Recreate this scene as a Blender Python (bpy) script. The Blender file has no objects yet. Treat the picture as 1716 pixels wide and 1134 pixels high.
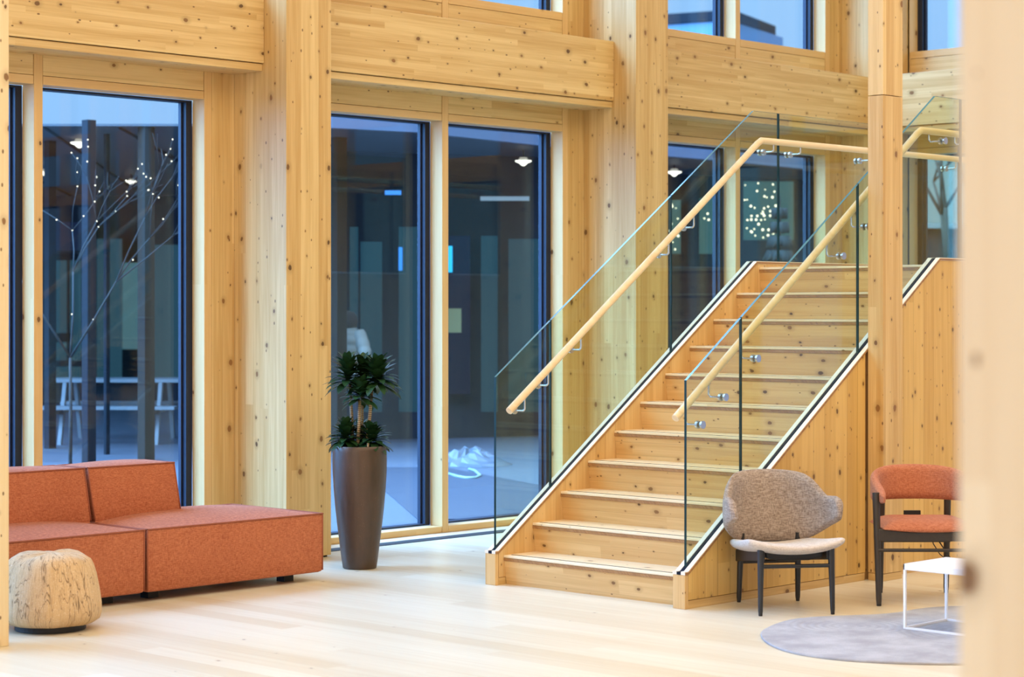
import bpy, bmesh, math, random
from mathutils import Vector, Matrix
PI = math.pi
random.seed(7)
sc = bpy.context.scene
COL = sc.collection

# ------------------------------------------------------------------ camera
CAM_A, CAM_H, CAM_F = 0.7643, 1.5953, 3524.25        # heading, height, focal length in pixels of a 1716 wide frame
cd = bpy.data.cameras.new('camera'); cam = bpy.data.objects.new('camera', cd); COL.objects.link(cam)
cam.location = (0, 0, CAM_H); cam.rotation_euler = (PI/2, 0, CAM_A - PI/2)
cd.sensor_width = 36.0; cd.lens = CAM_F*36/1716; cd.shift_y = -49.6/1716
cd.clip_start = .05; cd.clip_end = 500
cd.dof.use_dof = True; cd.dof.focus_distance = 12.4; cd.dof.aperture_fstop = 3.1
sc.camera = cam
# ------------------------------------------------------------------ sky
W = bpy.data.worlds.new('World'); sc.world = W; W.use_nodes = True
wn = W.node_tree.nodes; wl = W.node_tree.links; wn.clear()
wo = wn.new('ShaderNodeOutputWorld'); wb = wn.new('ShaderNodeBackground')
wt = wn.new('ShaderNodeTexCoord'); wx = wn.new('ShaderNodeSeparateXYZ')
wl.new(wt.outputs['Generated'], wx.inputs[0])
wr = wn.new('ShaderNodeValToRGB')
for e, (p, c) in zip([wr.color_ramp.elements[0], wr.color_ramp.elements[1]], [(0.0, (.30, .55, .95, 1)), (.75, (1.5, 2.2, 3.3, 1))]):
    e.position = p; e.color = c
e = wr.color_ramp.elements.new(.22); e.color = (.36, .64, 1.0, 1)
wl.new(wx.outputs['Z'], wr.inputs[0]); wd_ = wn.new('ShaderNodeVectorMath'); wd_.operation = 'DOT_PRODUCT'; wd_.inputs[1].default_value = Vector((-.80, .42, .43)).normalized()
wl.new(wt.outputs['Generated'], wd_.inputs[0])
wg = wn.new('ShaderNodeMapRange'); wg.interpolation_type = 'SMOOTHSTEP'; wl.new(wd_.outputs['Value'], wg.inputs[0])
for i_, q_ in enumerate((.05, .95, 1.0, 7.6)): wg.inputs[i_+1].default_value = q_       # afterglow on one side of the dusk sky
wv = wn.new('ShaderNodeVectorMath'); wv.operation = 'SCALE'; wl.new(wr.outputs[0], wv.inputs[0]); wl.new(wg.outputs[0], wv.inputs['Scale'])
wc = wn.new('ShaderNodeMix'); wc.data_type = 'RGBA'; wc.blend_type = 'MULTIPLY'; wc.inputs[7].default_value = (.66, .96, 1.26, 1)
wf = wn.new('ShaderNodeMapRange'); wl.new(wd_.outputs['Value'], wf.inputs[0]); wf.inputs[1].default_value = .05; wf.inputs[2].default_value = .6
wl.new(wf.outputs[0], wc.inputs[0]); wl.new(wv.outputs[0], wc.inputs[6]); wl.new(wc.outputs[2], wb.inputs['Color'])
wb.inputs['Strength'].default_value = 1.0
wl.new(wb.outputs[0], wo.inputs[0])
# ------------------------------------------------------------------ room light
def area(name, loc, rot, sx, sy, power, color):
    l = bpy.data.lights.new(name, 'AREA'); l.shape = 'RECTANGLE'; l.size = sx; l.size_y = sy
    l.energy = power; l.color = color
    o = bpy.data.objects.new(name, l); COL.objects.link(o); o.location = loc; o.rotation_euler = rot
    return o
WARM = (1.0, .90, .74)
area('assumed_overhead_light', (4.5, 3.0, 6.5), (0, 0, 0), 9, 9, 490, WARM)  # assumed warm overhead light, added above the view; no lamp is modelled there
area('assumed_overhead_light', (12.0, 4.0, 6.5), (0, 0, 0), 6, 9, 320, WARM)  # second added overhead light over the stair end, likewise assumed
area('assumed_side_daylight', (-4.4, 2.5, 3.2), (0, -PI/2, 0), 5.5, 9, 310, (1.0, .96, .90))   # facing +X; added light for assumed side daylight, the wall behind has no glazing
area('rear_warm_fill', (5.0, -6.2, 3.2), (PI/2, 0, 0), 10, 5, 85, (1.0, .90, .75))     # facing +Y; warm fill added from the rear, no window stands there
# ------------------------------------------------------------------ exposure
vs = sc.view_settings
sc.display_settings.display_device = 'sRGB'
vs.view_transform = 'Standard'; vs.look = 'None'; vs.gamma = 1.0; vs.use_curve_mapping = False
vs.exposure = 0.20
sc.cycles.transparent_max_bounces = 32
sc.cycles.max_bounces = 10

# ================================================================== materials
class N:
    def __init__(s, name):
        m = bpy.data.materials.new(name); m.use_nodes = True; s.m = m
        s.t = m.node_tree; s.t.nodes.clear()
        s.out = s.t.nodes.new('ShaderNodeOutputMaterial')
    def n(s, typ, **kw):
        o = s.t.nodes.new('ShaderNode'+typ)
        for k, v in kw.items(): setattr(o, k, v)
        return o
    def put(s, sock, v):
        if isinstance(v, bpy.types.NodeSocket): s.t.links.new(v, sock)
        elif isinstance(v, (tuple, list)) and len(v) == 3 and sock.type == 'RGBA': sock.default_value = (*v, 1)
        else: sock.default_value = v
    def math(s, op, a, b=None, c=None):
        o = s.n('Math', operation=op)
        s.put(o.inputs[0], a)
        if b is not None: s.put(o.inputs[1], b)
        if c is not None: s.put(o.inputs[2], c)
        return o.outputs[0]
    def mix(s, f, a, b, bt='MIX'):
        o = s.n('Mix', data_type='RGBA', blend_type=bt)
        s.put(o.inputs[0], f); s.put(o.inputs[6], a); s.put(o.inputs[7], b)
        return o.outputs[2]
    def xyz(s, x, y, z=0.0):
        o = s.n('CombineXYZ'); s.put(o.inputs[0], x); s.put(o.inputs[1], y); s.put(o.inputs[2], z); return o.outputs[0]
    def coords(s, kind='Object'):
        tc = s.n('TexCoord'); sp = s.n('SeparateXYZ'); s.t.links.new(tc.outputs[kind], sp.inputs[0])
        return sp.outputs[0], sp.outputs[1], sp.outputs[2], tc.outputs[kind]
    def noise(s, vec, scale, detail=3, rough=.55, dist=0.0):
        o = s.n('TexNoise'); s.put(o.inputs['Vector'], vec); o.inputs['Scale'].default_value = scale
        o.inputs['Detail'].default_value = detail; o.inputs['Roughness'].default_value = rough; o.inputs['Distortion'].default_value = dist
        return o.outputs[0]
    def step(s, v, lo, hi, a=0.0, b=1.0):
        o = s.n('MapRange', interpolation_type='SMOOTHSTEP'); s.put(o.inputs[0], v)
        for i, q in enumerate((lo, hi, a, b)): o.inputs[i+1].default_value = q
        return o.outputs[0]
    def bsdf(s, col, rough=.5, metal=0.0, spec=.5, bump=None, bstr=.3, bdist=.002, **kw):
        p = s.n('BsdfPrincipled'); s.put(p.inputs['Base Color'], col); s.put(p.inputs['Roughness'], rough)
        p.inputs['Metallic'].default_value = metal; p.inputs['Specular IOR Level'].default_value = spec
        for k, v in kw.items(): s.put(p.inputs[k], v)
        if bump is not None:
            b = s.n('Bump'); b.inputs['Strength'].default_value = bstr; b.inputs['Distance'].default_value = bdist
            s.put(b.inputs['Height'], bump); s.t.links.new(b.outputs[0], p.inputs['Normal'])
        s.t.links.new(p.outputs[0], s.out.inputs[0]); return s.m

def plain(name, col, rough=.5, metal=0.0, spec=.5, var=.06, scale=14.0):
    q = N(name); x, y, z, v = q.coords()
    nz = q.noise(v, scale, 3)
    c = q.mix(nz, tuple(max(0, k*(1-var)) for k in col), tuple(min(1, k*(1+var)) for k in col))
    return q.bsdf(c, rough, metal, spec)

def emit(name, col, strength):
    q = N(name); x, y, z, v = q.coords()
    e = q.n('Emission'); q.put(e.inputs[0], col); e.inputs[1].default_value = strength
    q.t.links.new(e.outputs[0], q.out.inputs[0]); return q.m

def wood(name, axis, light=(.775, .55, .25), dark=(.56, .33, .11), lam=.04, seg=1.1, knots=.68, knot_size=.078, kx=6.5, ky=4.6,
         joint=.35, tone=.5, rough=.45, spec=.35):
    q = N(name); x, y, z, v = q.coords()
    oi = q.n('ObjectInfo'); rnd = q.math('MULTIPLY', oi.outputs['Random'], 37.0)
    if axis == 'Z': al, ac = z, q.math('SUBTRACT', x, y)
    elif axis == 'X': al, ac = x, q.math('SUBTRACT', y, z)
    else: al, ac = y, q.math('SUBTRACT', x, z)
    al = q.math('ADD', al, rnd); ac = q.math('ADD', ac, q.math('MULTIPLY', rnd, 1.37))
    r = q.math('DIVIDE', ac, lam); row = q.math('FLOOR', r); fr = q.math('SUBTRACT', r, row)
    wn1 = q.n('TexWhiteNoise', noise_dimensions='1D'); q.put(wn1.inputs['W'], row)
    sh = q.math('ADD', al, q.math('MULTIPLY', wn1.outputs[0], 7.3))
    sg = q.math('FLOOR', q.math('DIVIDE', sh, seg))
    wn2 = q.n('TexWhiteNoise', noise_dimensions='2D'); q.put(wn2.inputs['Vector'], q.xyz(row, sg))
    tn = wn2.outputs[0]
    off = q.math('MULTIPLY', tn, 11.0)
    alo = q.math('ADD', al, off)
    fine = q.noise(q.xyz(q.math('MULTIPLY', ac, 130.0), q.math('MULTIPLY', alo, 3.0), off), 1.0, 3, .6)
    broad = q.noise(q.xyz(q.math('MULTIPLY', ac, 28.0), q.math('MULTIPLY', alo, .9), off), 1.0, 2, .5, .6)
    f = q.math('ADD', q.math('MULTIPLY', fine, .45), q.math('MULTIPLY', broad, .75))
    f = q.math('ADD', f, q.math('MULTIPLY', q.math('SUBTRACT', tn, .5), tone))
    f = q.math('ADD', f, q.math('MULTIPLY', q.math('SUBTRACT', oi.outputs['Random'], .5), .16))
    f = q.step(f, .22, 1.02)
    c = q.mix(f, light, dark)
    # thin joint between lamellas
    e = q.math('MINIMUM', fr, q.math('SUBTRACT', 1.0, fr))
    j = q.math('MULTIPLY', q.step(e, 0.0, .045, 1.0, 0.0), joint)
    jr = q.math('MULTIPLY', j, q.step(wn1.outputs[0], .35, .75))
    c = q.mix(jr, c, tuple(k*.42 for k in dark))
    # knots
    vo = q.n('TexVoronoi', voronoi_dimensions='2D', feature='F1'); vo.inputs['Scale'].default_value = 1.0
    vo.inputs['Randomness'].default_value = 1.0
    wob = q.noise(q.xyz(q.math('MULTIPLY', ac, 30.0), q.math('MULTIPLY', al, 30.0)), 1.0, 2)
    q.put(vo.inputs['Vector'], q.xyz(q.math('MULTIPLY', ac, kx), q.math('MULTIPLY', al, ky)))
    sx = q.n('SeparateColor'); q.t.links.new(vo.outputs['Color'], sx.inputs[0])
    has = q.step(sx.outputs[0], knots, knots-.02)
    size = q.math('MULTIPLY', q.math('ADD', q.math('POWER', sx.outputs[1], 1.6), .28), knot_size)
    dist = q.math('ADD', vo.outputs['Distance'], q.math('MULTIPLY', q.math('SUBTRACT', wob, .5), .085))
    rel = q.math('DIVIDE', dist, size)
    halo = q.math('MULTIPLY', q.step(rel, .8, 3.2, .42, 0.0), has)
    c = q.mix(halo, c, tuple(k*.62 for k in dark))
    core = q.math('MULTIPLY', q.step(rel, .75, 1.15, .92, 0.0), has)
    kc = q.mix(sx.outputs[2], (.085, .038, .012), (.27, .12, .035))
    c = q.mix(core, c, kc)
    if knots > .3:      # pin knots
        v2 = q.n('TexVoronoi', voronoi_dimensions='2D', feature='F1'); v2.inputs['Scale'].default_value = 1.0
        q.put(v2.inputs['Vector'], q.xyz(q.math('MULTIPLY', ac, kx*1.9), q.math('MULTIPLY', al, ky*1.5), 0.0))
        s2 = q.n('SeparateColor'); q.t.links.new(v2.outputs['Color'], s2.inputs[0])
        rel2 = q.math('DIVIDE', v2.outputs['Distance'], q.math('ADD', q.math('MULTIPLY', s2.outputs[1], .05), .022))
        c = q.mix(q.math('MULTIPLY', q.math('MULTIPLY', q.step(rel2, .7, 1.3, .85, 0.0), q.step(s2.outputs[0], .26, .24)), 1.0), c, (.14, .06, .018))
    return q.bsdf(c, rough, 0.0, spec, bump=fine, bstr=.06, bdist=.001)

M = {}
LAM = dict(lam=.042, seg=1.3, tone=.34, joint=.22)
LAMZ = dict(lam=.075, seg=5.0, tone=.36, joint=.28)
for ax in 'XYZ':
    M['glulam'+ax] = wood('spruce_glulam_'+ax, ax, **(LAMZ if ax == 'Z' else LAM))
    M['board'+ax] = wood('spruce_board_'+ax, ax, lam=.14, seg=2.6, knots=.4, joint=.25, tone=.35)
    M['stair'+ax] = wood('spruce_stair_'+ax, ax, light=(.75, .50, .225), dark=(.58, .335, .12), lam=.09, seg=1.9, knots=.75, knot_size=.085, joint=.3, tone=.35, kx=8, ky=5.5)
M['panelZ'] = wood('spruce_panel', 'Z', light=(.74, .475, .155), dark=(.58, .33, .085), lam=.11, seg=4.0, knots=.8, knot_size=.07, joint=.6, tone=.5, kx=8.5, ky=5.5)
M['clear'] = wood('clear_spruce', 'X', light=(.74, .49, .22), dark=(.64, .39, .15), lam=.3, seg=3.0, knots=.12, joint=.0, tone=.2)
M['clearY'] = wood('clear_spruce_y', 'Y', light=(.74, .49, .22), dark=(.64, .39, .15), lam=.3, seg=3.0, knots=.12, joint=.0, tone=.2)
M['clearZ'] = wood('clear_spruce_z', 'Z', light=(.74, .49, .22), dark=(.64, .39, .15), lam=.3, seg=3.0, knots=.12, joint=.0, tone=.2)
M['rail'] = wood('ash_handrail', 'X', light=(.84, .66, .42), dark=(.72, .49, .26), lam=.5, seg=3.0, knots=0, joint=0, tone=.1, rough=.35)
M['cap'] = wood('lit_plywood_cap', 'X', light=(.86, .78, .64), dark=(.80, .70, .54), lam=.3, seg=3.0, knots=.1, joint=0, tone=.1)  # light on the upward faces is put into this paler wood
M['ply_edge'] = wood('plywood_edge', 'X', light=(.42, .22, .085), dark=(.28, .13, .045), lam=.004, seg=.6, knots=0, joint=.2)
M['tread'] = wood('pale_tread', 'Y', light=(.86, .72, .50), dark=(.76, .58, .34), lam=.11, seg=1.6, knots=.5, joint=.2, tone=.3, rough=.4)
M['floor'] = wood('white_oiled_floor', 'Y', light=(.76, .69, .53), dark=(.66, .55, .375), lam=.15, seg=2.2, knots=.08, knot_size=.04, joint=.12, tone=.55, rough=.34, spec=.5)

def fabric(name, a, b, s=1.0, rough=.95, sx=330., sy=50.):
    q = N(name); x, y, z, v = q.coords()
    def th(a_, b_): return q.noise(q.xyz(q.math('MULTIPLY', x, a_*s), q.math('MULTIPLY', y, a_*s), q.math('MULTIPLY', z, b_*s)), 1.0, 3, .6)
    n1, n2 = th(sy, sx), th(sx, sy)
    n3 = q.noise(v, 3.0, 3)
    f = q.math('ADD', q.math('MULTIPLY', n1, .55), q.math('MULTIPLY', n2, .45))
    f = q.step(q.math('ADD', f, q.math('MULTIPLY', q.math('SUBTRACT', n3, .5), .12)), .34, .66)
    c = q.mix(f, a, b)
    return q.bsdf(c, rough, 0, .2, bump=f, bstr=.35, bdist=.002, **{'Sheen Weight': .10, 'Sheen Roughness': .5})
M['rust'] = fabric('terracotta_weave', (.32, .082, .034), (.55, .185, .085))
M['rust_seam'] = plain('terracotta_piping', (.30, .085, .04), .9, var=.15, scale=90)
M['orange'] = fabric('salmon_weave', (.36, .105, .05), (.55, .205, .105), s=.9, sx=280, sy=60)
M['taupe'] = fabric('taupe_melange', (.20, .145, .115), (.46, .37, .31), s=.8, sx=270, sy=45)
M['oat'] = fabric('oat_melange', (.50, .42, .36), (.68, .60, .53), s=.8, sx=270, sy=70)
M['black_wood'] = plain('black_stained_ash', (.016, .017, .021), .42, var=.3, scale=40)
M['umber_wood'] = plain('dark_umber_ash', (.035, .026, .020), .45, var=.3, scale=40)
M['black'] = plain('black_rubber', (.012, .012, .014), .6)
M['navy'] = plain('navy_frame', (.004, .009, .028), .5, var=.2)
M['navy_light'] = plain('navy_sash', (.006, .012, .036), .5, var=.2)
M['channel'] = plain('black_channel', (.008, .011, .022), .75, spec=.15)
M['steel'] = plain('brushed_steel', (.56, .56, .57), .27, 1.0, var=.1, scale=200)
M['white_metal'] = plain('white_powder_coat', (.86, .87, .90), .35, var=.02)
M['soil'] = plain('potting_soil', (.02, .014, .01), 1.0, var=.6, scale=80)

def glass_mat(name, tint, refl=1.0, ior=1.5):
    q = N(name); x, y, z, v = q.coords()
    t = q.n('BsdfTransparent'); q.put(t.inputs[0], tint)
    g = q.n('BsdfGlossy'); g.inputs['Roughness'].default_value = 0.0
    f = q.n('LayerWeight'); f.inputs['Blend'].default_value = .5
    r = q.math('ADD', q.math('MULTIPLY', q.math('POWER', f.outputs['Facing'], 5.0), .96), .04)
    ms = q.n('MixShader'); q.put(ms.inputs[0], q.math('MULTIPLY', r, refl))
    q.t.links.new(t.outputs[0], ms.inputs[1]); q.t.links.new(g.outputs[0], ms.inputs[2])
    q.t.links.new(ms.outputs[0], q.out.inputs[0]); return q.m
M['guard_glass'] = glass_mat('green_tinted_guard_glass', (.92, .945, .855), .7)
M['window_glass'] = glass_mat('window_glass', (.90, .94, .96), .8)
q = N('guard_glass_edge'); x, y, z, v = q.coords()
M['glass_edge'] = q.bsdf(q.mix(q.noise(v, 9, 2), (.003, .018, .018), (.008, .045, .042)), .3, 0, .3)
q = N('guard_glass_top_edge'); x, y, z, v = q.coords()
M['glass_top'] = q.bsdf(q.mix(q.noise(v, 9, 2), (.05, .16, .17), (.10, .26, .27)), .15, 0, 1.0)

# pot, pouf, rug, leaves
q = N('bronze_glazed_ceramic'); x, y, z, v = q.coords()
sp = q.noise(v, 120, 4, .7); st = q.noise(q.xyz(q.math('MULTIPLY', x, 14.), q.math('MULTIPLY', y, 14.), q.math('MULTIPLY', z, 4.)), 1., 4, .6)
c = q.mix(st, (.038, .024, .017), (.125, .076, .050)); c = q.mix(q.math('MULTIPLY', q.step(sp, .60, .72), q.step(st, .5, .66)), c, (.22, .15, .105))
M['pot'] = q.bsdf(c, q.step(st, .3, .7, .32, .5), .25, .5, bump=sp, bstr=.25, bdist=.002)
q = N('bark_print_fabric'); x, y, z, v = q.coords()
r = q.math('SQRT', q.math('ADD', q.math('MULTIPLY', x, x), q.math('ADD', q.math('MULTIPLY', y, y), 1e-5)))
ux, uy = q.math('DIVIDE', x, r), q.math('DIVIDE', y, r)
al = q.math('SUBTRACT', z, r)
def crack(k, m, w, dist=.9):
    nn = q.noise(q.xyz(q.math('MULTIPLY', ux, k), q.math('MULTIPLY', uy, k), q.math('MULTIPLY', al, m)), 1., 2, .5, dist)
    return q.step(q.math('ABSOLUTE', q.math('SUBTRACT', nn, .5)), 0.0, w, 1.0, 0.0)
c1, c2 = crack(5.5, 4.5, .022), crack(13., 5., .03)
gr = q.noise(q.xyz(q.math('MULTIPLY', ux, 26.), q.math('MULTIPLY', uy, 26.), q.math('MULTIPLY', al, 6.)), 1., 4, .65)
sp = q.noise(v, 170, 2)
c = q.mix(gr, (.70, .50, .29), (.50, .31, .15)); c = q.mix(q.step(sp, .56, .66, 0, .35), c, (.82, .70, .52))
c = q.mix(q.math('MULTIPLY', c2, .30), c, (.20, .11, .05)); c = q.mix(q.math('MULTIPLY', c1, .75), c, (.12, .065, .03))
M['bark'] = q.bsdf(c, .9, 0, .2, bump=sp, bstr=.3, bdist=.003)
q = N('grey_loop_rug'); x, y, z, v = q.coords()
def rings(cx, cy, s):
    dx = q.math('SUBTRACT', x, cx); dy = q.math('SUBTRACT', y, cy)
    rr = q.math('SQRT', q.math('ADD', q.math('MULTIPLY', dx, dx), q.math('MULTIPLY', dy, dy)))
    return q.math('ADD', q.math('MULTIPLY', q.math('SINE', q.math('MULTIPLY', rr, s)), .5), .5), rr
ra, da = rings(8.75, 6.05, 150.); rb, db = rings(9.05, 5.45, 150.)
ring = q.math('ADD', q.math('MULTIPLY', ra, q.step(da, .28, .36, 1, 0)), q.math('MULTIPLY', rb, q.step(db, .40, .5, 1, 0)))
n1 = q.noise(v, 5, 4, .6); n2 = q.noise(v, 190, 2)
c = q.mix(q.step(n1, .3, .7), (.34, .33, .345), (.48, .47, .485)); c = q.mix(q.math('MULTIPLY', ring, .28), c, (.27, .27, .29)); c = q.mix(q.step(n2, .4, .65, 0, .3), c, (.30, .295, .31))
M['rug'] = q.bsdf(c, 1.0, 0, .1, bump=q.math('ADD', n2, ring), bstr=.5, bdist=.004)
q = N('dark_green_leaf'); x, y, z, v = q.coords(); oi = q.n('ObjectInfo')
c = q.mix(q.noise(v, 16, 3), (.006, .022, .008), (.026, .085, .022))
M['leaf'] = q.bsdf(c, .42, 0, .4)
q = N('ringed_cane'); x, y, z, v = q.coords()
s = q.math('ADD', q.math('MULTIPLY', q.math('SINE', q.math('ADD', q.math('MULTIPLY', z, 520.), q.math('MULTIPLY', q.noise(v, 60, 2), 5.))), .5), .5)
M['cane'] = q.bsdf(q.mix(s, (.14, .085, .04), (.48, .36, .20)), .8, bump=s, bstr=.5)

# ================================================================== mesh helpers
class B:
    def __init__(s): s.v = []; s.f = []; s.mi = []
    def face(s, idx, m=0): s.f.append(tuple(idx)); s.mi.append(m)
    def box(s, x0, x1, y0, y1, z0, z1, m=0):
        b = len(s.v)
        s.v += [(x, y, z) for z in (z0, z1) for x, y in ((x0, y0), (x1, y0), (x1, y1), (x0, y1))]
        for q in ((0, 3, 2, 1), (4, 5, 6, 7), (0, 1, 5, 4), (1, 2, 6, 5), (2, 3, 7, 6), (3, 0, 4, 7)): s.face([b+i for i in q], m)
        return s
    def prism(s, poly, axis, a0, a1, m=0, ms=None, cap_m=None):
        b = len(s.v); n = len(poly)
        def P(p, a): return {'Y': (p[0], a, p[1]), 'X': (a, p[0], p[1]), 'Z': (p[0], p[1], a)}[axis]
        s.v += [P(p, a0) for p in poly] + [P(p, a1) for p in poly]
        cm = m if cap_m is None else cap_m
        s.face(range(b, b+n), cm); s.face(range(b+2*n-1, b+n-1, -1), cm)
        for i in range(n):
            j = (i+1) % n; s.face((b+i, b+n+i, b+n+j, b+j), ms[i] if ms else m)
        return s
    def tube(s, path, r, n=12, cap=True, m=0, flat=1.0):
        path = [Vector(p) for p in path]; b = len(s.v); K = len(path)
        R = r if isinstance(r, (list, tuple)) else [r]*K
        t0 = (path[1]-path[0]).normalized()
        up = Vector((0, 0, 1)) if abs(t0.z) < .95 else Vector((0, 1, 0))
        for k, p in enumerate(path):
            a = (path[k]-path[k-1]).normalized() if k else t0
            c = (path[k+1]-path[k]).normalized() if k < K-1 else a
            t = (a+c).normalized(); sx = up.cross(t).normalized(); sy = t.cross(sx).normalized()
            up = sy
            mit = 1/max(.35, math.sqrt(max(.01, (1+a.dot(c))/2)))
            bis = (c-a); bis = bis.normalized() if bis.length > 1e-6 else None
            for i in range(n):
                d = sx*math.cos(2*PI*i/n) + sy*math.sin(2*PI*i/n)*flat
                if bis is not None: d = d + bis*(d.dot(bis)*(mit-1))
                s.v.append(tuple(p + d*R[k]))
        for k in range(K-1):
            for i in range(n):
                j = (i+1) % n
                s.face((b+k*n+i, b+k*n+j, b+(k+1)*n+j, b+(k+1)*n+i), m)
        if cap:
            s.face([b+i for i in range(n-1, -1, -1)], m); s.face([b+(K-1)*n+i for i in range(n)], m)
        return s
    def lathe(s, prof, n=32, c=(0, 0), m=0):
        b = len(s.v)
        for r, z in prof:
            for i in range(n): s.v.append((c[0]+r*math.cos(2*PI*i/n), c[1]+r*math.sin(2*PI*i/n), z))
        for k in range(len(prof)-1):
            for i in range(n):
                j = (i+1) % n; s.face((b+k*n+i, b+k*n+j, b+(k+1)*n+j, b+(k+1)*n+i), m)
        s.face([b+i for i in range(n-1, -1, -1)], m); s.face([b+(len(prof)-1)*n+i for i in range(n)], m)
        return s
    def build(s, name, mats, parent=None, bevel=0.0, seg=2, smooth=False, subd=0, auto=None):
        if not isinstance(mats, (list, tuple)): mats = [mats]
        me = bpy.data.meshes.new(name)
        off = Vector(parent['_world_off']) if parent is not None and '_world_off' in parent else Vector((0, 0, 0))
        me.from_pydata([tuple(Vector(p)-off) for p in s.v], [], s.f)
        for m in mats: me.materials.append(m)
        me.polygons.foreach_set('material_index', s.mi)
        bm = bmesh.new(); bm.from_mesh(me)
        bmesh.ops.recalc_face_normals(bm, faces=bm.faces)
        if bevel:
            ed = [e for e in bm.edges if len(e.link_faces) == 2 and e.calc_face_angle(0) > .5]
            bmesh.ops.bevel(bm, geom=ed, offset=bevel, segments=seg, profile=.5, affect='EDGES', clamp_overlap=True)
        bm.to_mesh(me); bm.free()
        if smooth:
            me.polygons.foreach_set('use_smooth', [True]*len(me.polygons))
            if auto: 
                try: me.set_sharp_from_angle(angle=auto)
                except Exception: pass
        o = bpy.data.objects.new(name, me); COL.objects.link(o)
        if parent is not None: o.parent = parent
        if subd:
            md = o.modifiers.new('sub', 'SUBSURF'); md.levels = subd; md.render_levels = subd
        return o

def tag(o, label=None, cat=None, group=None, kind=None):
    if label: o['label'] = label
    if cat: o['category'] = cat
    if group: o['group'] = group
    if kind: o['kind'] = kind
    return o
def empty(name, loc, rz=0, local=True):
    """Empty at a thing's base; local=True means its parts are given in its own frame, else in world coordinates"""
    o = bpy.data.objects.new(name, None); COL.objects.link(o); o.location = loc; o.rotation_euler = (0, 0, rz)
    o.empty_display_size = .1
    if not local: o['_world_off'] = tuple(loc)
    return o
def thing(name, label, cat, loc, rz=0, group=None, local=True):
    return tag(empty(name, loc, rz, local), label, cat, group)
def struct(o): o['kind'] = 'structure'; return o
def copy_tree(o, parent=None):
    c = o.copy(); COL.objects.link(c)
    if parent is not None: c.parent = parent
    for ch in [x for x in bpy.data.objects if x.parent == o]: copy_tree(ch, c)
    return c
FWD = Vector((math.cos(CAM_A), math.sin(CAM_A), 0)); RGT = Vector((math.sin(CAM_A), -math.cos(CAM_A), 0))
def at(u, d, z=0.0):
    """place in the courtyard given by a bearing and a distance from the photographer's spot"""
    p = FWD*d + RGT*((u-858)/CAM_F*d); return Vector((p.x, p.y, z))

# ================================================================== room shell
WY = 10.735            # inner face of the facade
WX = 15.658            # inner face of the end wall
TOP = 6.6
BAY = 3.4
COLX = [8.60 + BAY*k for k in range(-4, 3)]      # -5.0 ... 15.4
b = B().box(-5.2, WX+.1, -6.6, WY+.12, -.12, 0); struct(b.build('floor', M['floor']))
b = B().box(-5.2, WX+.3, -6.6, WY+.3, TOP, TOP+.2); struct(b.build('ceiling', M['boardX']))
b = B().box(-5.2, WX+.3, -6.8, -6.6, -.1, TOP+.2); struct(b.build('wall_back', M['boardX']))
b = B().box(-5.4, -5.2, -6.8, WY+.3, -.1, TOP+.2); struct(b.build('wall_left', M['boardY']))
# black floor grille in front of the glazing, one run per bay
for k in range(2, 6):
    b = B().box(COLX[k]+.385, COLX[k+1]-.008, 10.425, 10.545, 0, .004); struct(b.build('trim_%d' % (k-1), M['black']))

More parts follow.
